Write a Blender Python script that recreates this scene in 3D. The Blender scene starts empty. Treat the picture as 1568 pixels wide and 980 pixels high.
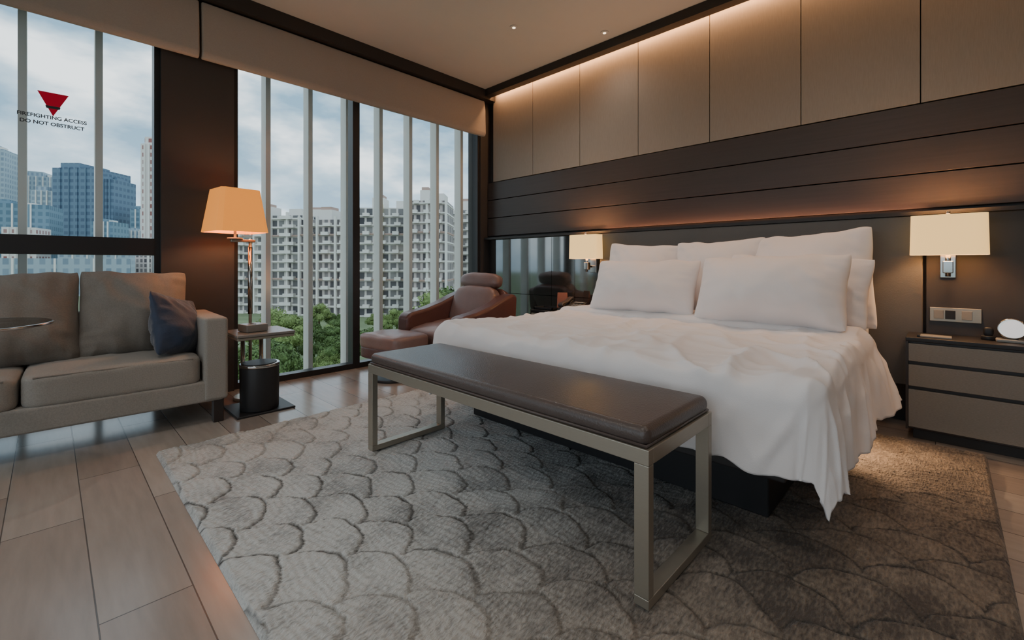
import bpy, bmesh, math, random
import numpy as np
from mathutils import Vector, noise, Matrix
random.seed(4)
C = bpy.context
SC = C.scene
rad = math.radians

# ------------------------------------------------------------------ materials
def srgb(r, g, b):
    def f(c):
        c /= 255.0
        return c/12.92 if c <= .04045 else ((c+.055)/1.055)**2.4
    return (f(r), f(g), f(b), 1)

def newmat(name):
    m = bpy.data.materials.new(name); m.use_nodes = True
    nt = m.node_tree
    b = nt.nodes['Principled BSDF']
    return m, nt, b

def nd(nt, t, **kw):
    n = nt.nodes.new(t)
    for k, v in kw.items(): setattr(n, k, v)
    return n

def mth(nt, op, a, b=None, c=None):
    n = nt.nodes.new('ShaderNodeMath'); n.operation = op
    for i, v in enumerate((a, b, c)):
        if v is None: continue
        if isinstance(v, (int, float)): n.inputs[i].default_value = v
        else: nt.links.new(v, n.inputs[i])
    return n.outputs[0]

def mat(name, col, rough=.6, metal=0, var=.12, nscale=6, bump=0, bscale=200, stretch=(1, 1, 1), sheen=0, coat=0, detail=4, spec=None):
    m, nt, b = newmat(name)
    tc = nd(nt, 'ShaderNodeTexCoord'); mp = nd(nt, 'ShaderNodeMapping')
    mp.inputs['Scale'].default_value = stretch
    nt.links.new(tc.outputs['Object'], mp.inputs[0])
    nz = nd(nt, 'ShaderNodeTexNoise'); nz.inputs['Scale'].default_value = nscale; nz.inputs['Detail'].default_value = detail
    nt.links.new(mp.outputs[0], nz.inputs[0])
    mx = nd(nt, 'ShaderNodeMix', data_type='RGBA')
    mx.inputs[6].default_value = tuple(c*(1-var) for c in col[:3])+(1,)
    mx.inputs[7].default_value = tuple(min(1, c*(1+var)) for c in col[:3])+(1,)
    nt.links.new(nz.outputs[0], mx.inputs[0]); nt.links.new(mx.outputs[2], b.inputs['Base Color'])
    b.inputs['Roughness'].default_value = rough; b.inputs['Metallic'].default_value = metal
    if spec is not None: b.inputs['Specular IOR Level'].default_value = spec
    if sheen: b.inputs['Sheen Weight'].default_value = sheen
    if coat: b.inputs['Coat Weight'].default_value = coat
    if bump:
        n2 = nd(nt, 'ShaderNodeTexNoise'); n2.inputs['Scale'].default_value = bscale
        nt.links.new(mp.outputs[0], n2.inputs[0])
        bp = nd(nt, 'ShaderNodeBump'); bp.inputs['Strength'].default_value = bump; bp.inputs['Distance'].default_value = .004
        nt.links.new(n2.outputs[0], bp.inputs['Height']); nt.links.new(bp.outputs[0], b.inputs['Normal'])
    return m

def emat(name, col, strength, base=None, var=.1):
    m = mat(name, base or col, .8, var=var)
    b = m.node_tree.nodes['Principled BSDF']
    b.inputs['Emission Color'].default_value = col; b.inputs['Emission Strength'].default_value = strength
    return m

M = {}
M['dark'] = mat('dark_wood_plank', srgb(68, 58, 54), .42, var=.22, nscale=5, stretch=(.4, 6, 14), bump=.1, bscale=40)
M['trim'] = mat('dark_trim', srgb(48, 44, 43), .5, var=.08)
M['darkpanel'] = mat('dark_panel', srgb(64, 60, 59), .5, var=.12, nscale=4, bump=.05, bscale=60)
M['frame'] = mat('black_aluminium', srgb(52, 51, 53), .4, metal=.3, var=.05)
M['panel'] = mat('fabric_wall_panel', srgb(154, 144, 134), .8, var=.14, nscale=60, stretch=(6, 6, .35), bump=.25, bscale=300)
M['ceil'] = mat('ceiling_paint', srgb(208, 205, 201), .9, var=.02)
M['wallp'] = mat('wall_paint', srgb(192, 190, 188), .85, var=.04)
M['blind'] = mat('blind_fabric', srgb(172, 162, 153), .85, var=.12, nscale=120, stretch=(1, .3, 3), bump=.3, bscale=400)
M['white'] = mat('bed_linen', srgb(238, 233, 232), .8, var=.02, bump=.12, bscale=260, sheen=.2)
M['bronze'] = mat('brushed_bronze', srgb(168, 160, 146), .38, metal=.7, var=.06, nscale=30, stretch=(1, 1, 10))
M['chrome'] = mat('polished_chrome', srgb(190, 188, 184), .15, metal=1, var=.02)
M['bleather'] = mat('brown_black_leather', srgb(84, 73, 69), .30, var=.15, nscale=14, bump=.3, bscale=180)
M['rleather'] = mat('cognac_leather', srgb(98, 66, 62), .34, var=.2, nscale=9, bump=.3, bscale=120)
M['rleather2'] = mat('cognac_leather_light', srgb(132, 106, 100), .36, var=.2, nscale=9, bump=.3, bscale=120)
M['sofa'] = mat('taupe_weave', srgb(154, 148, 140), .9, var=.26, nscale=160, bump=.6, bscale=500, sheen=.2)
M['sofa2'] = mat('taupe_cushion_weave', srgb(128, 121, 113), .9, var=.28, nscale=160, bump=.6, bscale=500, sheen=.2)
M['navy'] = mat('navy_velvet', srgb(36, 50, 74), .7, var=.5, nscale=10, bump=.3, bscale=90, sheen=.4)
M['wenge'] = mat('wenge_wood', srgb(50, 42, 40), .4, var=.2, nscale=8, stretch=(1, 6, 6))
M['black'] = mat('matte_black', srgb(36, 35, 37), .5, var=.05)
M['stone'] = mat('table_top_stone', srgb(126, 120, 114), .25, var=.15)
M['drawer'] = mat('shagreen_drawer', srgb(142, 134, 124), .6, var=.3, nscale=90, stretch=(1, 1, 5), bump=.3, bscale=300)
M['headb'] = mat('headboard_leather', srgb(98, 95, 92), .55, var=.08, nscale=5, bump=.15, bscale=160)
M['tile'] = mat('smoked_glass', srgb(130, 132, 132), .06, metal=.9, var=.05)
M['plastic'] = mat('grey_plastic', srgb(150, 146, 140), .4)
M['fin'] = mat('facade_fin_aluminium', srgb(232, 226, 220), .5, var=.04)
M['shadeO'] = emat('amber_lampshade', (1.0, .33, .045, 1), .8, srgb(205, 135, 65))
M['shadeY'] = emat('cream_lampshade', (1.0, .60, .20, 1), 1.25, srgb(225, 200, 155))
M['clockface'] = emat('clock_face', (.8, .85, .9, 1), .6, srgb(230, 230, 230))
M['ink'] = mat('grey_ink', srgb(60, 62, 68), .7)
M['card'] = mat('brown_card', srgb(138, 82, 62), .6)
M['led'] = emat('downlight_lens', (1, .8, .55, 1), 3)
m, nt, b = newmat('red_decal'); nt.nodes.remove(b)
t1 = nd(nt, 'ShaderNodeBsdfTranslucent'); t1.inputs[0].default_value = srgb(225, 40, 60)
t2 = nd(nt, 'ShaderNodeBsdfDiffuse'); t2.inputs[0].default_value = srgb(205, 30, 50)
ms = nd(nt, 'ShaderNodeMixShader'); ms.inputs[0].default_value = .4
nt.links.new(t1.outputs[0], ms.inputs[1]); nt.links.new(t2.outputs[0], ms.inputs[2]); nt.links.new(ms.outputs[0], nt.nodes['Material Output'].inputs[0])
M['red'] = m

m, nt, b = newmat('window_glass'); nt.nodes.remove(b)
out = nt.nodes['Material Output']
tr = nd(nt, 'ShaderNodeBsdfTransparent'); tr.inputs[0].default_value = (.93, .96, .97, 1)
gl = nd(nt, 'ShaderNodeBsdfGlossy'); gl.inputs['Roughness'].default_value = .02
fr = nd(nt, 'ShaderNodeFresnel'); fr.inputs[0].default_value = 1.2
ms = nd(nt, 'ShaderNodeMixShader')
nt.links.new(fr.outputs[0], ms.inputs[0]); nt.links.new(tr.outputs[0], ms.inputs[1]); nt.links.new(gl.outputs[0], ms.inputs[2]); nt.links.new(ms.outputs[0], out.inputs[0])
M['glass'] = m
m = m.copy(); m.name = 'table_glass'
for n in m.node_tree.nodes:
    if n.type == 'BSDF_TRANSPARENT': n.inputs[0].default_value = (.86, .91, .91, 1)
    if n.type == 'FRESNEL': n.inputs[0].default_value = 1.5
M['tglass'] = m

# floor planks
m, nt, b = newmat('floor_plank_tile')
tc = nd(nt, 'ShaderNodeTexCoord'); mp = nd(nt, 'ShaderNodeMapping')
mp.inputs['Location'].default_value = (.42, .019, 0)
nt.links.new(tc.outputs['Object'], mp.inputs[0])
bk = nd(nt, 'ShaderNodeTexBrick'); bk.offset = .37
bk.inputs['Scale'].default_value = 1; bk.inputs['Brick Width'].default_value = 1.2; bk.inputs['Row Height'].default_value = .218
bk.inputs['Mortar Size'].default_value = .0022; bk.inputs['Mortar Smooth'].default_value = .3; bk.inputs['Bias'].default_value = 0
bk.inputs['Color1'].default_value = srgb(168, 158, 149); bk.inputs['Color2'].default_value = srgb(144, 131, 122); bk.inputs['Mortar'].default_value = srgb(86, 77, 71)
nt.links.new(mp.outputs[0], bk.inputs[0])
mp2 = nd(nt, 'ShaderNodeMapping'); mp2.inputs['Scale'].default_value = (1.2, 9, 1)
nt.links.new(tc.outputs['Object'], mp2.inputs[0])
nz = nd(nt, 'ShaderNodeTexNoise'); nz.inputs['Scale'].default_value = 4; nz.inputs['Detail'].default_value = 8
nt.links.new(mp2.outputs[0], nz.inputs[0])
cr = nd(nt, 'ShaderNodeMapRange'); cr.inputs[1].default_value = .3; cr.inputs[2].default_value = .7; cr.inputs[3].default_value = .92; cr.inputs[4].default_value = 1.07
nt.links.new(nz.outputs[0], cr.inputs[0])
mx = nd(nt, 'ShaderNodeMix', data_type='RGBA', blend_type='MULTIPLY'); mx.inputs[0].default_value = 1
nt.links.new(bk.outputs[0], mx.inputs[6]); nt.links.new(cr.outputs[0], mx.inputs[7]); nt.links.new(mx.outputs[2], b.inputs['Base Color'])
b.inputs['Roughness'].default_value = .22
bp = nd(nt, 'ShaderNodeBump'); bp.inputs['Strength'].default_value = .4; bp.inputs['Distance'].default_value = .002; bp.invert = True
nt.links.new(bk.outputs[1], bp.inputs['Height']); nt.links.new(bp.outputs[0], b.inputs['Normal'])
M['floor'] = m

# rug
m, nt, b = newmat('carved_wool_rug')
at = nd(nt, 'ShaderNodeAttribute', attribute_name='groove'); at2 = nd(nt, 'ShaderNodeAttribute', attribute_name='tone'); at3 = nd(nt, 'ShaderNodeAttribute', attribute_name='warm')
tc = nd(nt, 'ShaderNodeTexCoord')
mp = nd(nt, 'ShaderNodeMapping'); mp.inputs['Scale'].default_value = (1, .3, 1); mp.inputs['Rotation'].default_value = (0, 0, .5)
nt.links.new(tc.outputs['Object'], mp.inputs[0])
nz = nd(nt, 'ShaderNodeTexNoise'); nz.inputs['Scale'].default_value = 120; nz.inputs['Detail'].default_value = 3
nt.links.new(mp.outputs[0], nz.inputs[0])
nz2 = nd(nt, 'ShaderNodeTexNoise'); nz2.inputs['Scale'].default_value = 5; nz2.inputs['Detail'].default_value = 7; nz2.inputs['Roughness'].default_value = .62
nt.links.new(tc.outputs['Object'], nz2.inputs[0])
ramp = nd(nt, 'ShaderNodeMix', data_type='RGBA')
rampb = nd(nt, 'ShaderNodeMix', data_type='RGBA')
ramp.inputs[6].default_value = srgb(80, 79, 78); ramp.inputs[7].default_value = srgb(184, 185, 183)
rampb.inputs[6].default_value = srgb(74, 64, 56); rampb.inputs[7].default_value = srgb(154, 138, 120)
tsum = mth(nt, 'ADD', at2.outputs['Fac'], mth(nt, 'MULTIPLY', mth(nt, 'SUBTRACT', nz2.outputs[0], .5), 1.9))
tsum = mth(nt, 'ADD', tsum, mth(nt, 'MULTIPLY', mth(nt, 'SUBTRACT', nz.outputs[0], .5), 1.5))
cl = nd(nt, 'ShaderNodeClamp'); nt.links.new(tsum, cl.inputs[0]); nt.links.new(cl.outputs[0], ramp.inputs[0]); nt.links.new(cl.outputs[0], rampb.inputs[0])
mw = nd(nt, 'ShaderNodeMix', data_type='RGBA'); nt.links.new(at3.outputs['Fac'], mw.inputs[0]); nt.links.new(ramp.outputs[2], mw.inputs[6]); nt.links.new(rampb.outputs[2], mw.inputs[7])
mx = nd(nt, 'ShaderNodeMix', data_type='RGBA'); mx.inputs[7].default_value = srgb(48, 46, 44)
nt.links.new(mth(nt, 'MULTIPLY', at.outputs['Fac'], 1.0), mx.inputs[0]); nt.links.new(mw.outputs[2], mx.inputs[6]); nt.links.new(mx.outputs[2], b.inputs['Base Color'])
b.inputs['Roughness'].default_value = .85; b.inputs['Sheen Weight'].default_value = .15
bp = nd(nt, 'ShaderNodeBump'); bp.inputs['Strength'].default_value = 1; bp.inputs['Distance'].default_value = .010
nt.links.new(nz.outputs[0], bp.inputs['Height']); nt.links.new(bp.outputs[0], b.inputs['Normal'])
M['rug'] = m

def facade(name, wall, win, px, pz, fx, fz, tint=.3):
    m, nt, b = newmat(name)
    tc = nd(nt, 'ShaderNodeTexCoord'); sp = nd(nt, 'ShaderNodeSeparateXYZ'); nt.links.new(tc.outputs['Object'], sp.inputs[0])
    x = mth(nt, 'DIVIDE', mth(nt, 'ADD', sp.outputs[0], sp.outputs[1]), px); z = mth(nt, 'DIVIDE', sp.outputs[2], pz)
    mxx = mth(nt, 'LESS_THAN', mth(nt, 'ABSOLUTE', mth(nt, 'SUBTRACT', mth(nt, 'FRACT', x), .5)), fx/2)
    mzz = mth(nt, 'LESS_THAN', mth(nt, 'ABSOLUTE', mth(nt, 'SUBTRACT', mth(nt, 'FRACT', z), .5)), fz/2)
    mask = mth(nt, 'MULTIPLY', mxx, mzz)
    wn = nd(nt, 'ShaderNodeTexWhiteNoise'); wn.noise_dimensions = '2D'
    cb = nd(nt, 'ShaderNodeCombineXYZ'); nt.links.new(mth(nt, 'FLOOR', x), cb.inputs[0]); nt.links.new(mth(nt, 'FLOOR', z), cb.inputs[1])
    nt.links.new(cb.outputs[0], wn.inputs[0])
    mask = mth(nt, 'MULTIPLY', mask, mth(nt, 'ADD', .6, mth(nt, 'MULTIPLY', wn.outputs[0], .4)))
    mx = nd(nt, 'ShaderNodeMix', data_type='RGBA'); mx.inputs[6].default_value = wall; mx.inputs[7].default_value = win
    nt.links.new(mask, mx.inputs[0]); nt.links.new(mx.outputs[2], b.inputs['Base Color'])
    b.inputs['Roughness'].default_value = .6
    return m
M['hdb'] = facade('housing_facade', srgb(206, 200, 194), srgb(62, 62, 68), 2.4, 2.8, .74, .7)
M['hdb2'] = facade('housing_facade_pink', srgb(190, 178, 174), srgb(60, 58, 64), 1.9, 2.8, .6, .7)
M['slab'] = mat('white_concrete', srgb(222, 218, 212), .8, var=.05, nscale=.3)
M['accent'] = mat('yellow_concrete', srgb(206, 196, 142), .8, var=.05, nscale=.3)
M['rooft'] = mat('terracotta_band', srgb(178, 150, 138), .8, var=.1, nscale=.3)
M['tow1'] = facade('blue_tower', srgb(96, 120, 140), srgb(68, 90, 114), 5, 6, .7, .5)  # tower colours are lightened to stand in for distance haze
M['tow2'] = facade('pale_tower', srgb(154, 170, 180), srgb(116, 134, 150), 4, 5, .5, .6)
M['tow3'] = facade('red_white_tower', srgb(216, 210, 206), srgb(140, 80, 74), 4, 4.5, .5, .55)
M['tow4'] = facade('teal_tower', srgb(110, 138, 154), srgb(78, 108, 126), 4, 5, .6, .6)
M['leaf'] = mat('foliage', srgb(86, 108, 56), .8, var=.75, nscale=1.2, detail=6)
M['leaf2'] = mat('foliage_light', srgb(120, 138, 78), .8, var=.65, nscale=1.2, detail=6)
M['bark'] = mat('bark', srgb(86, 70, 56), .9)
M['grass'] = mat('grass', srgb(114, 126, 90), .9, var=.4, nscale=.15)

# ------------------------------------------------------------------ geometry helpers
def link(o, g=None):
    C.collection.objects.link(o)
    if g is not None: o.parent = g
    return o

def G(name, loc=(0, 0, 0), rz=0):
    o = bpy.data.objects.new(name, None); o.empty_display_size = .1
    o.location = loc; o.rotation_euler = (0, 0, rz)
    return link(o)

def smooth(me, on=True):
    me.polygons.foreach_set('use_smooth', [on]*len(me.polygons))

def mkobj(name, verts, faces, mt, g=None, sm=False, loc=(0, 0, 0), rot=(0, 0, 0)):
    me = bpy.data.meshes.new(name); me.from_pydata(verts, [], faces); me.update()
    bm = bmesh.new(); bm.from_mesh(me); bmesh.ops.recalc_face_normals(bm, faces=bm.faces); bm.to_mesh(me); bm.free()
    if sm: smooth(me)
    me.materials.append(mt)
    o = bpy.data.objects.new(name, me); o.location = loc; o.rotation_euler = rot
    return link(o, g)

def box(name, g, x0, x1, y0, y1, z0, z1, mt, bev=0, seg=3, rot=None):
    cx, cy, cz = (x0+x1)/2, (y0+y1)/2, (z0+z1)/2
    a, b_, c = abs(x1-x0)/2, abs(y1-y0)/2, abs(z1-z0)/2
    v = [(sx*a, sy*b_, sz*c) for sx in (-1, 1) for sy in (-1, 1) for sz in (-1, 1)]
    f = [(0, 1, 3, 2), (4, 6, 7, 5), (0, 4, 5, 1), (2, 3, 7, 6), (0, 2, 6, 4), (1, 5, 7, 3)]
    o = mkobj(name, v, f, mt, g, loc=(cx, cy, cz), rot=rot or (0, 0, 0))
    if bev:
        md = o.modifiers.new('b', 'BEVEL'); md.width = bev; md.segments = seg
        if seg > 1:
            smooth(o.data)
            o.modifiers.new('w', 'WEIGHTED_NORMAL')
    return o

def boxes(name, lst, mats, g=None, loc=(0, 0, 0), rz=0, bev=0):
    verts = []; faces = []; mi = []
    for (x0, x1, y0, y1, z0, z1, k) in lst:
        n = len(verts)
        verts += [(x, y, z) for x in (x0, x1) for y in (y0, y1) for z in (z0, z1)]
        faces += [tuple(n+i for i in f) for f in [(0, 1, 3, 2), (4, 6, 7, 5), (0, 4, 5, 1), (2, 3, 7, 6), (0, 2, 6, 4), (1, 5, 7, 3)]]
        mi += [k]*6
    me = bpy.data.meshes.new(name); me.from_pydata(verts, [], faces)
    for mm in mats: me.materials.append(mm)
    me.polygons.foreach_set('material_index', mi); me.update()
    o = bpy.data.objects.new(name, me); o.location = loc; o.rotation_euler = (0, 0, rz)
    if bev:
        md = o.modifiers.new('b', 'BEVEL'); md.width = bev; md.segments = 2
    return link(o, g)

def softbox(name, g, c, s, mt, p=7, n=14, bulge=0, rot=(0, 0, 0), wr=0, seed=0):
    bm = bmesh.new(); bmesh.ops.create_cube(bm, size=2)
    bmesh.ops.subdivide_edges(bm, edges=bm.edges[:], cuts=n, use_grid_fill=True)
    for v in bm.verts:
        q = v.co.copy()
        nn = (abs(q.x)**p+abs(q.y)**p+abs(q.z)**p)**(1/p)
        q = q/nn
        bz = bulge*(1-min(1, q.x*q.x))*(1-min(1, q.y*q.y))*q.z
        w = wr*noise.noise(Vector((q.x*s[0]*6+seed, q.y*s[1]*6, q.z*s[2]*6)))
        v.co = Vector((q.x*s[0]/2, q.y*s[1]/2, q.z*s[2]/2+bz+w))
    me = bpy.data.meshes.new(name); bm.to_mesh(me); bm.free(); smooth(me); me.materials.append(mt)
    o = bpy.data.objects.new(name, me); o.location = c; o.rotation_euler = rot
    return link(o, g)

def pillow(name, g, c, w, h, t, mt, rot=(0, 0, 0), seed=0, n=50, wr=.012, pinch=.06, flange=0):
    verts = []; faces = []
    idm = {}
    for s in (1, -1):
        for i in range(n+1):
            for j in range(n+1):
                if s == -1 and (i in (0, n) or j in (0, n)):
                    idm[(i, j, s)] = idm[(i, j, 1)]; continue
                u = -1+2*i/n; v = -1+2*j/n
                u = math.sin(u*math.pi/2); v = math.sin(v*math.pi/2)
                th = (max(0, 1-u*u)*max(0, 1-v*v))**.5
                rc = 1-.045*(abs(u)*abs(v))**7
                x = w/2*u*rc*(1-pinch*(1-v*v)*abs(u)); y = h/2*v*rc*(1-pinch*1.3*(1-u*u)*abs(v))
                nz_ = noise.noise(Vector((x*4+seed*7.3, y*4, s*3.1)))+.4*noise.noise(Vector((x*12+seed, y*9, s)))
                dg = abs(noise.noise(Vector(((x+y)*9+seed*3, (x-y)*3, s))))
                cre = .7*abs(noise.noise(Vector((x*22+seed, y*5, 3.3*s))))*math.exp(-((1-abs(v))/.3))+.7*abs(noise.noise(Vector((x*5+seed, y*22, 4.3*s))))*math.exp(-((1-abs(u))/.25))+.5*dg
                z = s*(t/2*th*1.15)+wr*nz_*min(1, th*1.6)-s*wr*1.9*cre*min(1, th*2)
                x += .006*noise.noise(Vector((seed, v*3, u)))*w; y += .016*noise.noise(Vector((u*3, seed, 1)))*abs(v)
                z *= (1-.2*v)
                idm[(i, j, s)] = len(verts); verts.append((x, y, z))
    for s in (1, -1):
        for i in range(n):
            for j in range(n):
                faces.append((idm[(i, j, s)], idm[(i+1, j, s)], idm[(i+1, j+1, s)], idm[(i, j+1, s)]))
    return mkobj(name, verts, faces, mt, g, sm=True, loc=c, rot=rot)

def cyl(name, g, c, r, h, mt, r2=None, n=40, rot=(0, 0, 0), bev=0, caps=True):
    bm = bmesh.new()
    bmesh.ops.create_cone(bm, cap_ends=caps, segments=n, radius1=r, radius2=r if r2 is None else r2, depth=h)
    me = bpy.data.meshes.new(name); bm.to_mesh(me); bm.free(); me.materials.append(mt)
    for p in me.polygons: p.use_smooth = len(p.vertices) == 4
    o = bpy.data.objects.new(name, me); o.location = c; o.rotation_euler = rot
    if bev:
        md = o.modifiers.new('b', 'BEVEL'); md.width = bev; md.segments = 3; md.angle_limit = rad(50)
    return link(o, g)

def tube(name, g, pts, r, mt, cyc=False):
    cu = bpy.data.curves.new(name, 'CURVE'); cu.dimensions = '3D'; cu.bevel_depth = r; cu.bevel_resolution = 4
    sp = cu.splines.new('POLY'); sp.points.add(len(pts)-1); sp.use_cyclic_u = cyc
    for p, q in zip(sp.points, pts): p.co = (*q, 1)
    cu.materials.append(mt)
    o = bpy.data.objects.new(name, cu)
    return link(o, g)

def prism(name, g, prof, x0, x1, mt, bev=.02, seg=3, loc=(0, 0, 0)):
    n = len(prof)
    v = [(x0, y, z) for y, z in prof]+[(x1, y, z) for y, z in prof]
    f = [tuple(range(n)), tuple(range(2*n-1, n-1, -1))]+[(i, (i+1) % n, n+(i+1) % n, n+i) for i in range(n)]
    o = mkobj(name, v, f, mt, g, sm=True, loc=loc)
    md = o.modifiers.new('b', 'BEVEL'); md.width = bev; md.segments = seg; md.limit_method = 'ANGLE'; md.angle_limit = rad(25)
    o.modifiers.new('w', 'WEIGHTED_NORMAL')
    return o

# ------------------------------------------------------------------ room shell
XW, YW, XR, YB, H = -4.1, 3.80, 2.6, -2.7, 3.08
box('floor', None, XW-.25, XR+.1, YB-.1, YW+.1, -.12, 0, M['floor'])
box('ceiling', None, XW-.25, XR+.1, YB-.1, YW+.1, H, H+.15, M['ceil'])
box('wall_headboard', None, XW-.25, XR+.1, YW+.02, YW+.2, 0, H, M['darkpanel'])
box('wall_right', None, XR, XR+.15, YB, YW, 0, H, M['wallp'])
boxes('wall_rear_fill_window', [(XW, XR, YB-.15, YB, 0, .25, 0), (XW, XR, YB-.15, YB, 2.75, H, 0), (XW, -3.7, YB-.15, YB, .25, 2.75, 0), (1.6, XR, YB-.15, YB, .25, 2.75, 0)]
      +[(x-.03, x+.03, YB-.1, YB-.05, .25, 2.75, 1) for x in (-3.67, -2.2, -.75, .4, 1.57)], [M['wallp'], M['frame']])  # window opening is unseen, added so sky light fills from behind camera
boxes('wall_window', [(XW-.2, XW+.05, .56, 1.02, 0, H, 0), (XW-.2, XW-.02, YB, YW, 2.75, H, 0), (XW-.2, XW+.03, 3.65, YW+.02, 0, H, 0), (XW-.2, XW, YB, -2.5, 0, H, 0)], [M['darkpanel']])
def window(name, y0, y1, transom=None, extra=()):
    g = G(name, (XW-.035, (y0+y1)/2, 0)); a = (y1-y0)/2
    L = [(-.05, .05, -a, a, 0, .05, 0), (-.05, .05, -a, a, 2.7, 2.75, 0), (-.05, .05, -a, -a+.035, .05, 2.7, 0), (-.05, .05, a-.035, a, .05, 2.7, 0)]
    if transom: L.append((-.05, .055, -a+.035, a-.035, transom[0], transom[1], 0))
    for e in extra: L.append((-.05, .05, e-(y0+y1)/2-.03, e-(y0+y1)/2+.03, .05, 2.7, 0))
    boxes('frame', L, [M['frame']], g)
    box('glass', g, -.006, .006, -a+.03, a-.03, .05, 2.7, M['glass'])
window('window_1', -2.5, .56, (1.065, 1.185), (-1.0,))
window('window_2', 1.02, 2.06)
window('window_3', 2.06, 3.65)
g = G('facade_fins', (-4.34, 0, 0))
L = []
for k in range(-11, 8):
    y = 1.34+.365*k
    if y > 3.8: continue
    L.append((-.06, .06, y-.020, y+.020, -.3, 3.4, 0))
boxes('fins', L, [M['fin']], g)
box('sill_ledge', g, -.08, .05, -2.6, 3.8, -.3, -.12, M['fin'])
box('trim_1', None, XW, -3.93, YB, YW, 2.97, H-.001, M['trim'])
box('trim_2', None, -3.93, XR, 3.60, 3.69, 3.0, H-.001, M['trim'])
for i, (y0, y1) in enumerate(((-2.5, .775), (.79, 3.64))):
    g = G('roman_blind' if i == 0 else 'roman_blind.001', (-4.0, (y0+y1)/2, 2.74)); a = (y1-y0)/2
    o = prism('fabric', g, [(-.035, .22), (.02, .22), (.035, .1), (.04, -.06), (.045, -.17), (.03, -.205), (.0, -.21), (-.03, -.19), (-.04, 0)], -a, a, M['blind'], .012)
    o.rotation_euler = (0, 0, rad(-90))
seams = [-3.97, -3.326, -2.687, -2.036, -1.395, -.754, -.117, .52, 1.16, 1.8, XR]
L = [(seams[i]+.003, seams[i+1]-.003, 3.765, YW+.02, 2.005, H-.002, 0) for i in range(len(seams)-1)]
boxes('wall_panel_upper', L, [M['panel']], bev=.002)
zs = [1.345, 1.565, 1.785, 2.0]
L = [(-4.06, XR, 3.765, YW+.02, zs[i]+.004, zs[i+1]-.004, 0) for i in range(3)]
boxes('wall_panel_planks', L, [M['dark']], bev=.002)
L = [(-3.99+.31*i, -3.99+.31*(i+1)-.004, 3.77, YW+.02, z0, z1, 0) for i in range(5) for z0, z1 in ((.0, .66), (.665, 1.30))]
boxes('wall_tiles', L, [M['tile']])
box('trim_3', None, -4.06, XR, 3.70, YW+.02, 1.302, 1.325, M['trim'])
box('trim_4', None, -.09, XR, 3.74, YW+.02, 0.0, 1.30, M['darkpanel'])

# ------------------------------------------------------------------ rug
RX0, RX1, RY0, RY1 = -2.98, .15, .39, 3.36
st = .006
nx = int((RX1-RX0)/st); ny = int((RY1-RY0)/st)
xs = np.linspace(RX0, RX1, nx); ys = np.linspace(RY0, RY1, ny)
X, Y = np.meshgrid(xs, ys)
def wob(a, b_, f, s):
    return np.sin(a*f+1.3*s+1.7*np.sin(b_*f*.6+s))*np.cos(b_*f*.8-.7*s)
U = X + .022*wob(X, Y, 9, 1)+.009*wob(X, Y, 23, 2)+.004*wob(X, Y, 61, 4); V = Y+.022*wob(Y, X, 8, 3)+.009*wob(Y, X, 21, 5)+.004*wob(Y, X, 57, 6)
ca, sa = math.cos(.12), math.sin(.12)
U, V = U*ca+V*sa, -U*sa+V*ca
p_, q_, r_ = .30, .135, .165
edge = np.full(X.shape, -1.0); idr = np.zeros(X.shape); done = np.zeros(X.shape, bool)
for k in range(-8, 34):
    off = (k % 2)*p_/2
    i = np.round((U-off)/p_); dx = U-off-i*p_; dy = V-k*q_
    dist = np.sqrt(dx*dx+dy*dy)
    new = (~done) & (dist < r_)
    edge[new] = (r_-dist)[new]; idr[new] = (np.sin(i*12.9898+k*78.233)*43758.5453 % 1)[new]
    done |= new
edge = np.clip(edge, 0, 1)
fade = np.clip(.7+.55*wob(X, Y, 3.1, 7), .3, 1)
groove = np.clip(1.2-edge/.011, 0, 1)*fade
Z = .012+.011*np.clip(edge/.016, 0, 1)-.008*np.clip((edge-.03)/.12, 0, 1)+.0012*np.sin(V*260+3*np.sin(U*14))
bdr = np.minimum.reduce([X-RX0, RX1-X, Y-RY0, RY1-Y]); Z = Z*np.clip(bdr/.012, 0, 1)+.001
def sst(a): a = np.clip(a, 0, 1); return a*a*(3-2*a)
tone = .92-.42*sst((X+2.0)/1.7)*sst((Y-.4)/1.1)-.12*np.clip((Y-.9)/1.5, 0, 1)+.26*(idr-.5)+.18*wob(X, Y, 2.3, 9)-.20*sst((X+1.3)/1.3)  # falloff toward bed and right is partly room shade painted in, partly pattern
warm = sst((X+1.5)/1.3)  # brown shift to the right goes with the painted falloff
verts = np.stack([X.ravel(), Y.ravel(), Z.ravel()], 1)
ii = np.arange(nx*ny).reshape(ny, nx)
faces = np.stack([ii[:-1, :-1].ravel(), ii[:-1, 1:].ravel(), ii[1:, 1:].ravel(), ii[1:, :-1].ravel()], 1)
me = bpy.data.meshes.new('rug')
me.vertices.add(len(verts)); me.vertices.foreach_set('co', verts.ravel())
me.loops.add(faces.size); me.loops.foreach_set('vertex_index', faces.ravel().astype(np.int32))
me.polygons.add(len(faces)); me.polygons.foreach_set('loop_start', np.arange(0, faces.size, 4, dtype=np.int32))
me.update(calc_edges=True)
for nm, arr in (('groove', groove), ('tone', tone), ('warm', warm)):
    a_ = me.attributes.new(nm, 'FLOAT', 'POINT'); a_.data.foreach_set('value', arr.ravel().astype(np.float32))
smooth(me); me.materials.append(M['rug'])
link(bpy.data.objects.new('area_rug', me))

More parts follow.
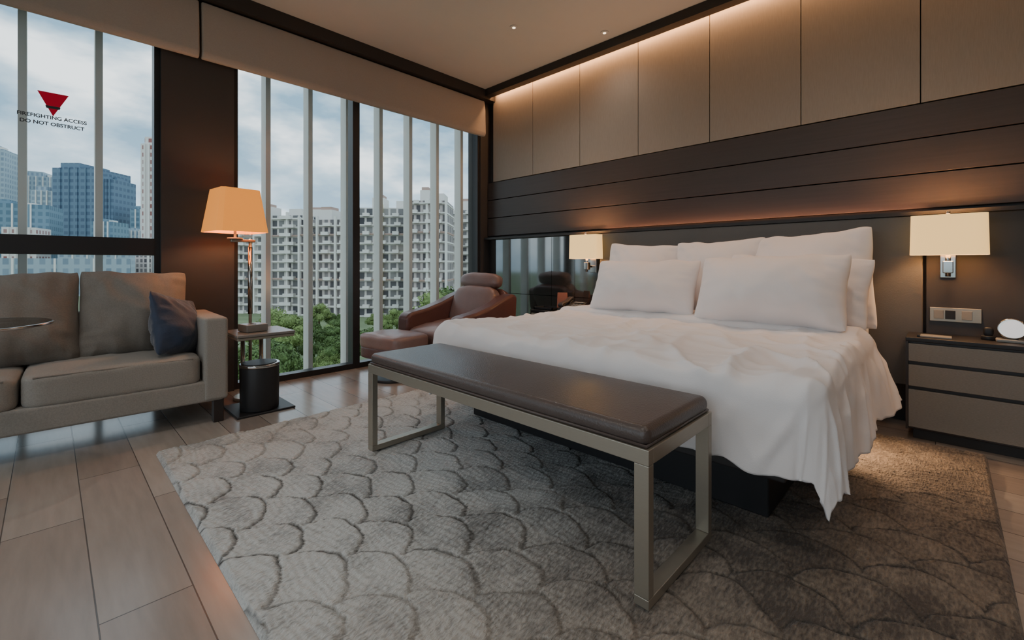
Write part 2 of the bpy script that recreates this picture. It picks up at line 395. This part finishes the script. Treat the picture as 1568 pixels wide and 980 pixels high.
# ------------------------------------------------------------------ bed
bed = G('bed', (-1.35, 1.8, 0))
box('plinth', bed, -.86, .86, .12, 1.88, .0265, .20, M['black'], .004, 1)
box('base', bed, -.93, .93, .06, 1.88, .20, .36, M['darkpanel'], .01, 2)
box('mattress', bed, -.96, .96, .03, 1.90, .36, .60, M['white'], .06, 4)
box('headboard', bed, -1.06, 1.245, 1.905, 1.96, .25, 1.30, M['headb'], .008, 2)
hw, R = .985, .085
ztop = .612
du, dv = .41, .36
nu, nv = 280, 200
verts = []; faces = []
umax = hw+du
v1 = 1.42
def ridge(p):
    return (1-min(1, abs(noise.noise(p))*3.2))**2
for j in range(nv+1):
    for i in range(nu+1):
        u = -umax+2*umax*i/nu
        v = -dv+(v1+dv)*j/nv
        ex = max(0, abs(u)-hw); ey = max(0, -v); sx = 1 if u > 0 else -1
        d = (ex**2.8+ey**2.8)**(1/2.8)
        x = sx*min(abs(u), hw); y = max(v, 0)
        nz1 = noise.noise(Vector((u*1.7, v*1.7, .3)))
        wr3 = noise.noise(Vector((u*16, v*16, 2)))
        cornr = math.exp(-(((u-.85)/.5)**2+((v-.15)/.55)**2))
        c1 = ridge(Vector((u*1.6-v*1.2, (v+u)*3.4, 9)))
        c2 = ridge(Vector((u*3.6+nz1, v*1.1, 4)))
        c3 = ridge(Vector((u*2.4+v*1.0, v*5.2-u*1.5, 7)))
        c4 = ridge(Vector((u*7+nz1*2, v*4.5+u, 13)))
        z = ztop+.028*nz1+.014*c2+.016*c1*(.4+2*cornr)+.013*c3+.006*c4+.003*wr3-.006
        z += .02*math.exp(-((v-1.30)/.05)**2)
        if d > 0:
            dx_, dy_ = ex, ey; L_ = math.hypot(dx_, dy_); dx_ /= L_; dy_ /= L_
            phi = math.atan2(dy_, dx_)
            inc = min(1, min(ex, ey)/.12) if (ex > 0 and ey > 0) else 0
            per = abs(u) if ex == 0 else (hw+.45*(math.pi/2-phi)+max(v, 0))
            arc = math.pi/2*R
            if d < arc:
                an = d/R; o_ = R*math.sin(an); dr = R*(1-math.cos(an)); rest = 0
            else:
                rest = d-arc
                fl = .04+(.11*dx_ if sx > 0 else .05*dx_)
                if sx > 0 and ey == 0: fl += .22*max(0, (v-.7)/.7)**1.5
                o_ = R+rest*fl; dr = R+rest*math.sqrt(max(.1, 1-fl*fl))
            f1 = math.sin(per*9+2.2*noise.noise(Vector((per*1.3, 1, sx))))*.5+noise.noise(Vector((per*5, rest*1.5, 5*sx)))*.9
            f2 = ridge(Vector((per*5+rest*3, rest*1.6, 11*sx)))
            amp = (.036 if dx_ > .3 else .034)*(1-.75*inc)
            o_ += f1*amp*min(1, rest/.3)+.018*f2*min(1, rest/.08)*(1-.7*inc)+.004*min(1, rest/.1)*noise.noise(Vector((per*16, rest*8, 1)))*(1-inc)
            o_ = max(o_, .02)
            if dx_ <= .3: o_ = min(o_, .118)
            x += sx*dx_*o_; y -= dy_*o_; z -= dr
            z += .03*noise.noise(Vector((per*3, 0, 2)))*min(1, rest/.2)*(1-inc)
        verts.append((x, y, z))
for j in range(nv):
    for i in range(nu):
        a = j*(nu+1)+i; faces.append((a, a+1, a+nu+2, a+nu+1))
o = mkobj('duvet', verts, faces, M['white'], bed, sm=True)
md = o.modifiers.new('sm', 'SMOOTH'); md.iterations = 4; md.factor = .5
md = o.modifiers.new('s', 'SOLIDIFY'); md.thickness = .018; md.offset = -1
softbox('sheet', bed, (0, 1.55, .55), (2.0, .72, .2), M['white'], p=9, bulge=.01, wr=.012)
def P(nm, x, y, z, w, h, t, rx, rz=0, seed=0, ry=0):
    pillow(nm, bed, (x+1.35, y-1.8, z), w, h, t, M['white'], (rad(rx), rad(ry), rad(rz)), seed, wr=.016)
P('pillow_euro_1', -1.89, 3.53, .88, .66, .62, .24, 80, 2, 1, 3)
P('pillow_euro_2', -1.25, 3.53, .89, .68, .62, .24, 80, -2, 2, -2)
P('pillow_euro_3', -.66, 3.50, .90, .72, .66, .26, 78, -3, 3, -4)
P('pillow_mid_1', -.72, 3.34, .84, .84, .46, .22, 72, -4, 7, 3)
P('pillow_mid_2', -1.75, 3.37, .82, .80, .42, .22, 72, 2, 8, 1)
P('pillow_front_1', -1.68, 3.17, .83, .85, .45, .30, 66, 2, 4)
P('pillow_front_2', -.81, 3.12, .84, .87, .48, .33, 66, -3, 5, -1)

# ------------------------------------------------------------------ bench
bn = G('upholstered_bench', (-1.395, 1.405, .0265))
lw, ld, hx, hy = .046, .03, .795, .235
L = []
for s in (-1, 1):
    xa, xb = (s*hx-lw, s*hx) if s > 0 else (s*hx, s*hx+lw)
    L += [(xa, xb, -hy, -hy+ld, .028, .405, 0), (xa, xb, hy-ld, hy, .028, .405, 0), (xa, xb, -hy, hy, 0, .028, 0)]
L += [(-hx, hx, -hy, -hy+ld, .405, .45, 0), (-hx, hx, hy-ld, hy, .405, .45, 0), (-hx, -hx+lw, -hy+ld, hy-ld, .405, .45, 0), (hx-lw, hx, -hy+ld, hy-ld, .405, .45, 0)]
boxes('metal_frame', L, [M['bronze']], bn, bev=.002)
box('under_panel', bn, -hx+.05, hx-.05, -hy+.03, hy-.03, .415, .448, M['black'])
box('cushion', bn, -hx+.006, hx-.006, -hy+.005, hy-.005, .45, .508, M['bleather'], .026, 5)
tube('piping', bn, [(-hx+.012, -hy+.008, .456), (hx-.012, -hy+.008, .456), (hx-.012, hy-.008, .456), (-hx+.012, hy-.008, .456)], .005, M['bleather'], True)

# ------------------------------------------------------------------ nightstands
def nightstand(name, x0, x1, y0, top):
    g = G(name, ((x0+x1)/2, (y0+3.70)/2, 0)); a = (x1-x0)/2; b_ = (3.70-y0)/2
    box('carcass', g, -a+.01, a-.01, -b_+.025, b_, .06, top-.02, M['wenge'], .003, 1)
    box('plinth', g, -a+.03, a-.03, -b_+.06, b_, .0, .06, M['black'])
    box('top', g, -a, a, -b_, b_, top-.022, top, M['black'], .003, 2)
    h = top-.10
    zz = [(.075, .075+h*.44), (.095+h*.44, .095+h*.69), (.115+h*.69, top-.035)]
    for i, (p0, p1) in enumerate(zz):
        box('drawer_%d' % (i+1), g, -a+.012, a-.012, -b_+.002, -b_+.026, p0, p1, M['drawer'], .003, 2)
    box('side_panel', g, -a, -a+.012, -b_+.002, b_, .06, top-.022, M['wenge'])
    return g
nightstand('nightstand', -.17, 1.0, 3.42, .585)
nightstand('nightstand.001', -3.02, -2.45, 3.38, .55)

def sconce(name, x):
    g = G(name, (x, 3.60, 1.17))
    w, d, h = .165, .07, .115
    ring = []
    for k in range(32):
        t = 2*math.pi*k/32; e = .35
        cx = math.copysign(abs(math.cos(t))**e, math.cos(t)); sy = math.copysign(abs(math.sin(t))**e, math.sin(t))
        ring.append((cx*w, sy*d))
    v = [(a, b_, -h) for a, b_ in ring]+[(a*.97, b_*.97, h) for a, b_ in ring]
    f = [(k, (k+1) % 32, 32+(k+1) % 32, 32+k) for k in range(32)]
    o = mkobj('shade', v, f, M['shadeY'], g)
    md = o.modifiers.new('s', 'SOLIDIFY'); md.thickness = .003
    cyl('stem', g, (0, .02, -.14), .012, .20, M['chrome'])
    box('stem_block', g, -.022, .022, .0, .05, -.22, -.15, M['chrome'], .004)
    box('bracket_arm', g, -.012, .012, .03, .13, -.20, -.18, M['chrome'], .002)
    box('wall_plate', g, -.035, .035, .125, .14, -.25, -.11, M['chrome'], .004)
    cyl('finial', g, (0, 0, .125), .01, .025, M['chrome'])
    l = bpy.data.lights.new('bulb', 'POINT'); l.energy = 13; l.color = (1, .60, .31); l.shadow_soft_size = .04
    o = bpy.data.objects.new('bulb', l); link(o, g); o.location = (0, 0, .03)
sconce('wall_sconce', .005); sconce('wall_sconce.001', -2.50)

g = G('outlet_panel', (.035, 3.733, .70))
box('plate', g, -.11, .11, -.004, .006, -.042, .042, M['bronze'], .003)
for i, x in enumerate((-.07, -.02, .05)):
    box('socket_%d' % i, g, x-.022, x+.022, -.007, -.003, -.026, .026, M['black'] if i == 1 else M['plastic'], .002)
g = G('alarm_clock', (.25, 3.56, .585))
box('foot', g, -.06, .06, -.035, .035, 0, .018, M['plastic'], .006)
cyl('body', g, (0, 0, .072), .055, .035, M['chrome'], rot=(rad(80), 0, rad(-10)), bev=.006)
cyl('face', g, (.003, -.019, .072), .046, .004, M['clockface'], rot=(rad(80), 0, rad(-10)))
g = G('remote_stand', (.165, 3.60, .585))
cyl('base', g, (0, 0, .012), .03, .022, M['black'], bev=.004); softbox('knob', g, (0, 0, .045), (.04, .03, .05), M['black'], p=3)
g = G('notepad', (-.05, 3.52, .585)); box('sheets', g, -.07, .07, -.05, .05, 0.001, .008, M['plastic'], .001); box('leather_cover', g, -.073, -.06, -.053, .053, .001, .011, M['black'], .001)
# telephone: wedge body, keypad, display and raised handset on its cradle
g = G('telephone', (-2.58, 3.49, .551), rad(6))
prism('body', g, [(-.11, 0), (.10, 0), (.10, .085), (-.11, .025)], -.10, .11, M['black'], .006)
prism('cradle', g, [(.02, .06), (.10, .08), (.10, .105), (.04, .09)], -.095, -.035, M['black'], .004)
prism('handset', g, [(-.11, .065), (-.09, .085), (.0, .098), (.09, .135), (.11, .13), (.11, .10), (.07, .10), (.0, .078), (-.07, .055), (-.10, .04)], -.095, -.04, M['wenge'], .009)
boxes('buttons', [(-.005+.032*i, .018+.032*i, -.075+.032*j, -.055+.032*j, .033+.009*j, .043+.009*j, 0) for i in range(3) for j in range(4)], [M['plastic']], g)
box('display', g, -.01, .09, .055, .085, .078, .086, M['plastic'], .002)
g = G('tent_card', (-2.75, 3.56, .55), rad(20)); prism('card', g, [(-.03, 0), (.03, 0), (.004, .17), (-.004, .17)], -.05, .05, M['card'], .001)
g = G('leather_tray', (-2.87, 3.48, .55)); boxes('tray', [(-.12, .12, -.08, .08, 0, .008, 0), (-.12, .12, -.08, -.07, 0, .025, 0), (-.12, .12, .07, .08, 0, .025, 0), (-.12, -.11, -.08, .08, 0, .025, 0), (.11, .12, -.08, .08, 0, .025, 0)], [M['black']], g)

# ------------------------------------------------------------------ armchair + footstool
ch = G('lounge_armchair', (-3.46, 2.80, 0), rad(8))
arm = [(-.40, .20), (-.415, .38), (-.41, .50), (-.36, .54), (-.15, .565), (.05, .61), (.25, .675), (.38, .71), (.45, .68), (.43, .45), (.33, .20), (0, .16)]
prism('arm_right', ch, arm, .26, .41, M['rleather'], .055, 6)
prism('arm_left', ch, arm, -.41, -.26, M['rleather'], .055, 6)
softbox('seat', ch, (0, -.08, .335), (.56, .70, .2), M['rleather2'], p=6, bulge=.015, rot=(rad(4), 0, 0), wr=.008)
softbox('back_cushion', ch, (0, .25, .565), (.55, .17, .42), M['rleather2'], p=4.5, bulge=.01, rot=(rad(-20), 0, 0), wr=.012)
tube('back_seam', ch, [(-.24, .165, .52), (.24, .165, .52)], .004, M['rleather'])
tube('back_seam_2', ch, [(-.24, .205, .64), (.24, .205, .64)], .004, M['rleather'])
softbox('back_shell', ch, (0, .37, .50), (.62, .12, .52), M['rleather'], p=5, rot=(rad(-20), 0, 0))
softbox('headrest', ch, (0, .36, .828), (.52, .17, .165), M['rleather2'], p=3.2, rot=(rad(-14), 0, 0), wr=.006)
cyl('pedestal', ch, (0, 0, .11), .035, .2, M['chrome']); cyl('foot_disc', ch, (0, 0, .012), .27, .022, M['chrome'], bev=.005)
fs = G('footstool', (-3.49, 2.11, 0), rad(8))
softbox('cushion', fs, (0, 0, .335), (.54, .40, .13), M['rleather2'], p=6, bulge=.012, wr=.006)
softbox('underframe', fs, (0, 0, .24), (.52, .38, .12), M['rleather'], p=7)
cyl('pedestal', fs, (0, 0, .10), .03, .19, M['chrome']); cyl('foot_disc', fs, (0, 0, .012), .19, .022, M['black'], bev=.005)

# ------------------------------------------------------------------ sofa
sf = G('sofa', (-3.30, .80, 0), rad(-2))
SL, SD = 1.82, .70
box('base_rail', sf, -SD+.02, -.01, -SL+.02, -.02, .14, .27, M['sofa'], .015, 3)
box('arm_right', sf, -SD, 0, -.13, 0, .145, .665, M['sofa'], .022, 4)
box('arm_left', sf, -SD, 0, -SL, -SL+.13, .145, .665, M['sofa'], .022, 4)
box('back_frame', sf, -SD, -SD+.13, -SL+.1, -.1, .145, .70, M['sofa'], .022, 4)
cw = (SL-.27)/2
for i in range(2):
    yc = -.135-cw*(i+.5)
    softbox('seat_cushion_%d' % (i+1), sf, (-.31, yc, .345), (.60, cw-.008, .17), M['sofa'], p=12, bulge=.018, wr=.008, seed=i)
    tube('seat_piping_%d' % (i+1), sf, [(-.02, yc-cw/2+.05, .418), (-.02, yc+cw/2-.05, .418)], .005, M['sofa2'])
for i, (yc, ww) in enumerate(((-.425, .55), (-.955, .55), (-1.43, .52))):
    pillow('back_cushion_%d' % (i+1), sf, (-.49+.01*i, yc, .685), ww, .56, .27, M['sofa2'], (rad(77), rad(2-3*i), rad(90)), seed=20+i, wr=.026, pinch=.04)
pillow('navy_pillow', sf, (-.30, -.23, .60), .44, .42, .20, M['navy'], (rad(74), rad(14), rad(140)), seed=31, wr=.025, pinch=.08)
for i, (x, y) in enumerate(((-.05, -.05), (-.05, -SL+.05), (-SD+.05, -.05), (-SD+.05, -SL+.05))):
    box('leg_%d' % (i+1), sf, x-.028, x+.028, y-.028, y+.028, 0, .15, M['wenge'], .003, 1)

st_ = G('side_table', (-3.45, 1.02, 0))
box('top', st_, -.18, .18, -.18, .18, .522, .54, M['stone'], .004, 2)
box('top_frame', st_, -.175, .175, -.175, .175, .503, .521, M['bronze'], .003, 1)
box('foot_plate', st_, -.18, .18, -.18, .18, 0, .014, M['black'], .003, 1)
cyl('post_1', st_, (-.15, .06, .255), .014, .50, M['chrome']); cyl('post_2', st_, (-.15, -.06, .255), .014, .50, M['chrome'])
bi = G('waste_bin', (-3.40, 1.01, .015))
cyl('body', bi, (0, 0, .145), .118, .29, M['black'], r2=.121, bev=.006)
cyl('rim', bi, (0, 0, .30), .125, .022, M['chrome'], bev=.006)
cyl('inner', bi, (0, 0, .3125), .105, .004, M['black'])
tb = G('tissue_box', (-3.44, .98, .541), rad(8)); box('case', tb, -.07, .07, -.07, .07, 0, .05, M['stone'], .006, 2); box('slot', tb, -.035, .035, -.006, .006, .049, .052, M['black'])

fl = G('floor_lamp', (-3.75, 1.05, 0))
cyl('base', fl, (0, 0, .012), .11, .022, M['bronze'], bev=.004)
cyl('pole', fl, (0, 0, .60), .011, 1.18, M['bronze'])
cyl('pole_sleeve', fl, (0, 0, .88), .016, .5, M['chrome'])
box('swing_arm', fl, -.02, .02, -.13, .03, 1.165, 1.185, M['bronze'], .004, 2)
cyl('stem', fl, (0, -.10, 1.25), .009, .16, M['bronze'])
cyl('harp_disc', fl, (0, -.10, 1.19), .05, .012, M['bronze'])
wb, wt, zb, zt = .172, .128, 1.235, 1.545
def oct_(w, z, ch_):
    c_ = w-ch_
    return [(c_, -w, z), (w, -c_, z), (w, c_, z), (c_, w, z), (-c_, w, z), (-w, c_, z), (-w, -c_, z), (-c_, -w, z)]
v = oct_(wb, zb, .03)+oct_(wt, zt, .022)
f = [(k, (k+1) % 8, 8+(k+1) % 8, 8+k) for k in range(8)]
o = mkobj('shade', v, f, M['shadeO'], fl, loc=(0, -.10, 0), rot=(0, 0, rad(6)))
md = o.modifiers.new('s', 'SOLIDIFY'); md.thickness = .003
l = bpy.data.lights.new('bulb', 'POINT'); l.energy = 11; l.color = (1, .56, .28); l.shadow_soft_size = .05
o = bpy.data.objects.new('bulb', l); link(o, fl); o.location = (0, -.10, 1.38)

gt = G('glass_side_table', (-2.86, -.30, 0))
cyl('glass_top', gt, (0, 0, .748), .31, .012, M['tglass'], n=72)
tube('rim', gt, [(.312*math.cos(t*math.pi/36), .312*math.sin(t*math.pi/36), .748) for t in range(72)], .006, M['chrome'], True)
cyl('post', gt, (0, 0, .38), .022, .73, M['chrome']); cyl('base', gt, (0, 0, .012), .12, .022, M['chrome'], bev=.004)

dc = G('window_decal', (XW-.018, .018, 1.9))
mkobj('triangle', [(0, -.07, .20), (0, .072, .20), (0, .0, .05)], [(0, 1, 2)], M['red'], dc)
mkobj('triangle_mark', [(.001, -.035, .115), (.001, .035, .115), (.001, .03, .098), (.001, -.03, .098)], [(0, 1, 2, 3)], M['ink'], dc)
for i, tx in enumerate(('FIREFIGHTING ACCESS', 'DO NOT OBSTRUCT')):
    cu = bpy.data.curves.new('text', 'FONT'); cu.body = tx; cu.size = .031; cu.align_x = 'CENTER'; cu.extrude = .0003; cu.offset = .0008
    cu.materials.append(M['ink'])
    o = bpy.data.objects.new('text_line_%d' % (i+1), cu); link(o, dc); o.rotation_euler = (rad(90), 0, rad(90)); o.location = (0, 0, .03-i*.042)

def down(name, x, y, e, ang=140, size=.08):
    g = G(name, (x, y, H))
    cyl('trim_ring', g, (0, 0, -.004), .035, .008, M['ceil'], n=28); cyl('lens', g, (0, 0, -.009), .014, .003, M['led'], n=20)
    l = bpy.data.lights.new('lamp', 'SPOT'); l.energy = e; l.color = (1, .93, .86); l.spot_size = rad(ang); l.spot_blend = 1; l.shadow_soft_size = size
    o = bpy.data.objects.new('lamp', l); link(o, g); o.location = (0, 0, -.03)
pos = [(-2.72, 2.83, 30), (-2.2, 3.46, 8), (-.4, 2.6, 26), (-.9, .6, 26), (.9, 1.4, 24), (-2.3, -.6, 58), (.6, -1.0, 55), (-.9, -1.8, 55)]  # first two are in view; the rest are added fill spots, unseen
for i, (x, y, e) in enumerate(pos):
    down('ceiling_downlight_and_fill' if i == 0 else 'ceiling_downlight_and_fill.%03d' % i, x, y, e)

def strip(name, x0, x1, y, z, e, rx, col=(1, .56, .27), w=.02):
    l = bpy.data.lights.new(name, 'AREA'); l.shape = 'RECTANGLE'; l.size = x1-x0; l.size_y = w; l.energy = e; l.color = col
    o = bpy.data.objects.new(name, l); link(o); o.location = ((x0+x1)/2, y, z); o.rotation_euler = (rad(rx), 0, 0)
strip('cove_led_strip', -3.9, XR, 3.725, 3.055, 34, 8, (1, .50, .22))
strip('headboard_led_strip', -2.4, -.1, 3.735, 1.331, 3.5, 180, (1, .42, .20))
l = bpy.data.lights.new('bed_night_light', 'SPOT'); l.energy = 16; l.color = (1, .62, .34); l.spot_size = rad(130); l.spot_blend = .8; l.shadow_soft_size = .02
o = bpy.data.objects.new('bed_night_light', l); link(o, bed); o.location = (.96, 1.15, .24); o.rotation_euler = (0, rad(-25), 0)

# ------------------------------------------------------------------ exterior
box('ground', None, -1400, 60, -700, 700, -15.5, -15, M['grass'])
def housing(name, p1, p2, z1, depth, mk, acc=False):
    p1 = Vector(p1); p2 = Vector(p2); d = p2-p1; L_ = d.length; an = math.atan2(d.y, d.x)
    z0 = -15; Hh = z1-z0
    lst = [(0, L_, 0, depth, 0, Hh, 0)]
    nf = int(Hh/2.8)
    for k in range(nf+1):
        lst.append((-.2, L_+.2, -.6, depth+.2, k*2.8-.1, k*2.8+.35, 3 if k % 5 == 4 else 1))
        x = L_*(.12 if k % 2 else .16)
        for q in range(3):
            xa = x+q*L_*.3
            lst.append((xa, xa+L_*.13, -1.5, 0, k*2.8-.1, k*2.8+.95, 1))
    npier = max(2, int(L_/5.5))
    for k in range(npier+1):
        x = L_*k/npier
        lst.append((x-.3, x+.3, -1.0, 0, 0, Hh+1, 2 if (acc and k % 2) else 1))
    lst += [(L_*.25, L_*.5, depth*.2, depth*.7, Hh, Hh+3.5, 1), (L_*.28, L_*.47, depth*.25, depth*.6, Hh+3.5, Hh+4.5, 3), (L_*.75, L_*.9, depth*.2, depth*.7, Hh, Hh+2.5, 1)]
    return boxes(name, lst, [mk, M['slab'], M['accent'] if acc else M['slab'], M['rooft']], loc=(p1.x, p1.y, z0), rz=an)
housing('apartment_block', (-172, 40), (-150, 58), 17, 14, M['hdb'])
housing('apartment_block.001', (-146, 55), (-132, 66), 15, 14, M['hdb2'])
housing('apartment_block.002', (-130, 66), (-120, 77), 18.5, 14, M['hdb'], True)
housing('apartment_block.003', (-112, 72.5), (-104, 80), 19.5, 14, M['hdb2'])
housing('apartment_block.004', (-128, 96), (-112, 108), 20, 14, M['hdb'])
housing('apartment_block.005', (-210, 70), (-180, 100), 22, 14, M['hdb'])
def tower(name, p1, p2, z1, depth, mk, crown=True, mk2=None):
    p1 = Vector(p1); p2 = Vector(p2); d = p2-p1; L_ = d.length; an = math.atan2(d.y, d.x); Hh = z1+15
    lst = [(0, L_, 0, depth, 0, Hh, 0)]
    if crown: lst += [(L_*.1, L_*.55, depth*.1, depth*.9, Hh, Hh*1.05, 0), (L_*.6, L_*.8, depth*.3, depth*.6, Hh, Hh*1.03, 1)]
    for k in range(1, 5): lst.append((L_*k/5-.4, L_*k/5+.4, -.8, 0, 0, Hh, 1))
    return boxes(name, lst, [mk, M['slab'] if mk2 is None else mk2], loc=(p1.x, p1.y, -15), rz=an)
tower('office_tower', (-590, 2), (-563, 29), 90, 40, M['tow1'], True, M['tow1'])
tower('office_tower.001', (-354, 39), (-345, 48.5), 75, 14, M['tow3'])
tower('office_tower.002', (-660, -52), (-652, -30), 112, 30, M['tow2'])
tower('office_tower.003', (-610, -12), (-600, 6), 70, 30, M['tow2'])
tower('office_tower.004', (-480, -45), (-468, 0), 44, 30, M['tow4'])
tower('office_tower.005', (-560, 31), (-552, 41), 80, 30, M['tow1'], True, M['tow1'])
tower('office_tower.006', (-540, 52), (-528, 70), 52, 30, M['tow4'])
tower('office_tower.007', (-430, 4), (-420, 40), 18, 30, M['tow2'])
tower('office_tower.008', (-500, 44), (-495, 56), 30, 30, M['tow2'])
tower('office_tower.009', (-700, -20), (-690, 6), 95, 30, M['tow2'])
tower('office_tower.010', (-320, -40), (-312, 30), 4, 20, M['tow2'], False)
tower('office_tower.011', (-330, 34), (-316, 62), 6, 20, M['hdb2'], False)
tower('office_tower.012', (-450, -22), (-444, -6), 26, 20, M['tow3'], False)
tower('office_tower.013', (-470, 22), (-462, 34), 34, 20, M['tow4'], True)

def canopy_mesh(name, mt, seed):
    rng = np.random.RandomState(seed)
    V_ = []
    nclump = 26
    cent = []
    for k in range(nclump):
        a = rng.uniform(0, 6.28); rr = 2.9*math.sqrt(rng.uniform(0, 1))
        cent.append((rr*math.cos(a), rr*math.sin(a), 5.7+rng.uniform(-1.5, 1.9)*(1-rr/4.2)-.25*rr, rng.uniform(.8, 1.35)))
    for (cx, cy, cz, r) in cent:
        nl = 420
        dirs = rng.normal(size=(nl, 3)); dirs /= np.linalg.norm(dirs, axis=1)[:, None]
        rad_ = r*(.6+.45*rng.uniform(size=(nl, 1)))
        pos_ = np.array([cx, cy, cz])+dirs*rad_*np.array([1, 1, .75])
        t1_ = rng.normal(size=(nl, 3)); t1_ -= dirs*(t1_*dirs).sum(1)[:, None]*.6; t1_ /= np.linalg.norm(t1_, axis=1)[:, None]
        t2_ = np.cross(dirs+.6*rng.normal(size=(nl, 3)), t1_); t2_ /= np.linalg.norm(t2_, axis=1)[:, None]
        s = rng.uniform(.10, .20, size=(nl, 1))
        q = np.stack([pos_-t1_*s, pos_+t2_*s*.55, pos_+t1_*s, pos_-t2_*s*.55], 1)
        V_.append(q.reshape(-1, 3))
    V_ = np.concatenate(V_); nq = len(V_)//4
    bm = bmesh.new()
    res = bmesh.ops.create_cone(bm, cap_ends=True, segments=10, radius1=.35, radius2=.18, depth=5.5)
    for v_ in res['verts']: v_.co.z += 2.75
    for (cx, cy, cz, r) in cent:
        res = bmesh.ops.create_icosphere(bm, subdivisions=2, radius=r*.72)
        for v_ in res['verts']: v_.co = Vector((v_.co.x+cx, v_.co.y+cy, v_.co.z*.75+cz))
    bm.verts.ensure_lookup_table(); bm.verts.index_update()
    bv = [tuple(v_.co) for v_ in bm.verts]; bf = [tuple(v_.index for v_ in f_.verts) for f_ in bm.faces]; bm.free()
    n0 = len(bv)
    allv = bv+[tuple(p) for p in V_]
    allf = bf+[tuple(n0+4*i+k for k in range(4)) for i in range(nq)]
    me = bpy.data.meshes.new(name); me.from_pydata(allv, [], allf)
    me.materials.append(mt); me.materials.append(M['bark'])
    for i, p in enumerate(me.polygons):
        p.material_index = 1 if (i < 12) else 0
    me.update()
    return me
cms = [canopy_mesh('tree_a', M['leaf'], 1), canopy_mesh('tree_b', M['leaf2'], 2), canopy_mesh('tree_c', M['leaf'], 3)]
trees = []
random.seed(9)
for k in range(60):
    an = random.uniform(.295, 1.0); dist = random.uniform(62, 110)      # a park belt between the hotel and the flats
    th = math.atan(an); trees.append((-dist*math.cos(th), dist*math.sin(th), random.uniform(.6, .95)))
trees += [(-44.5, 39.0, 1.95), (-47, 35.5, 1.6), (-60, 34, 1.0), (-50, 14.5, 1.2), (-66, 22, 1.25)]
for i, (x, y, s) in enumerate(trees):
    o = bpy.data.objects.new('tree' if i == 0 else 'tree.%03d' % i, cms[i % 3]); link(o); o.location = (x, y, -15); o.scale = (s, s, s); o.rotation_euler = (0, 0, i*1.7)

# ------------------------------------------------------------------ world
w = bpy.data.worlds.new('sky'); SC.world = w; w.use_nodes = True; nt = w.node_tree
bg = nt.nodes['Background']
tc = nd(nt, 'ShaderNodeTexCoord'); sp = nd(nt, 'ShaderNodeSeparateXYZ'); nt.links.new(tc.outputs['Generated'], sp.inputs[0])
mp = nd(nt, 'ShaderNodeMapping'); mp.inputs['Scale'].default_value = (1, 1, 2.4); mp.inputs['Location'].default_value = (.6, .2, .35); nt.links.new(tc.outputs['Generated'], mp.inputs[0])
nz = nd(nt, 'ShaderNodeTexNoise'); nz.inputs['Scale'].default_value = 3.0; nz.inputs['Detail'].default_value = 7; nz.inputs['Roughness'].default_value = .52
nt.links.new(mp.outputs[0], nz.inputs[0])
cr = nd(nt, 'ShaderNodeValToRGB')
cr.color_ramp.elements[0].position = .42; cr.color_ramp.elements[0].color = (.20, .33, .44, 1)
cr.color_ramp.elements[1].position = .58; cr.color_ramp.elements[1].color = (.96, .99, 1, 1)
e = cr.color_ramp.elements.new(.5); e.color = (.44, .56, .65, 1)
nt.links.new(nz.outputs[0], cr.inputs[0])
hz = nd(nt, 'ShaderNodeMapRange'); hz.inputs[1].default_value = 0; hz.inputs[2].default_value = .25; hz.inputs[3].default_value = .4; hz.inputs[4].default_value = 0
nt.links.new(sp.outputs[2], hz.inputs[0])
mx = nd(nt, 'ShaderNodeMix', data_type='RGBA'); mx.inputs[7].default_value = (.62, .71, .78, 1)
nt.links.new(hz.outputs[0], mx.inputs[0]); nt.links.new(cr.outputs[0], mx.inputs[6]); nt.links.new(mx.outputs[2], bg.inputs[0])
bg.inputs[1].default_value = 2.3

# ------------------------------------------------------------------ camera
cd = bpy.data.cameras.new('camera'); cam = bpy.data.objects.new('camera', cd); link(cam)
cam.location = (0, 0, 1.0); cam.rotation_euler = (rad(90), 0, rad(44.1))
cd.sensor_width = 36; cd.clip_start = .02; cd.clip_end = 4000
cd.lens = 36*687/1568; cd.shift_y = -85/1568
SC.camera = cam
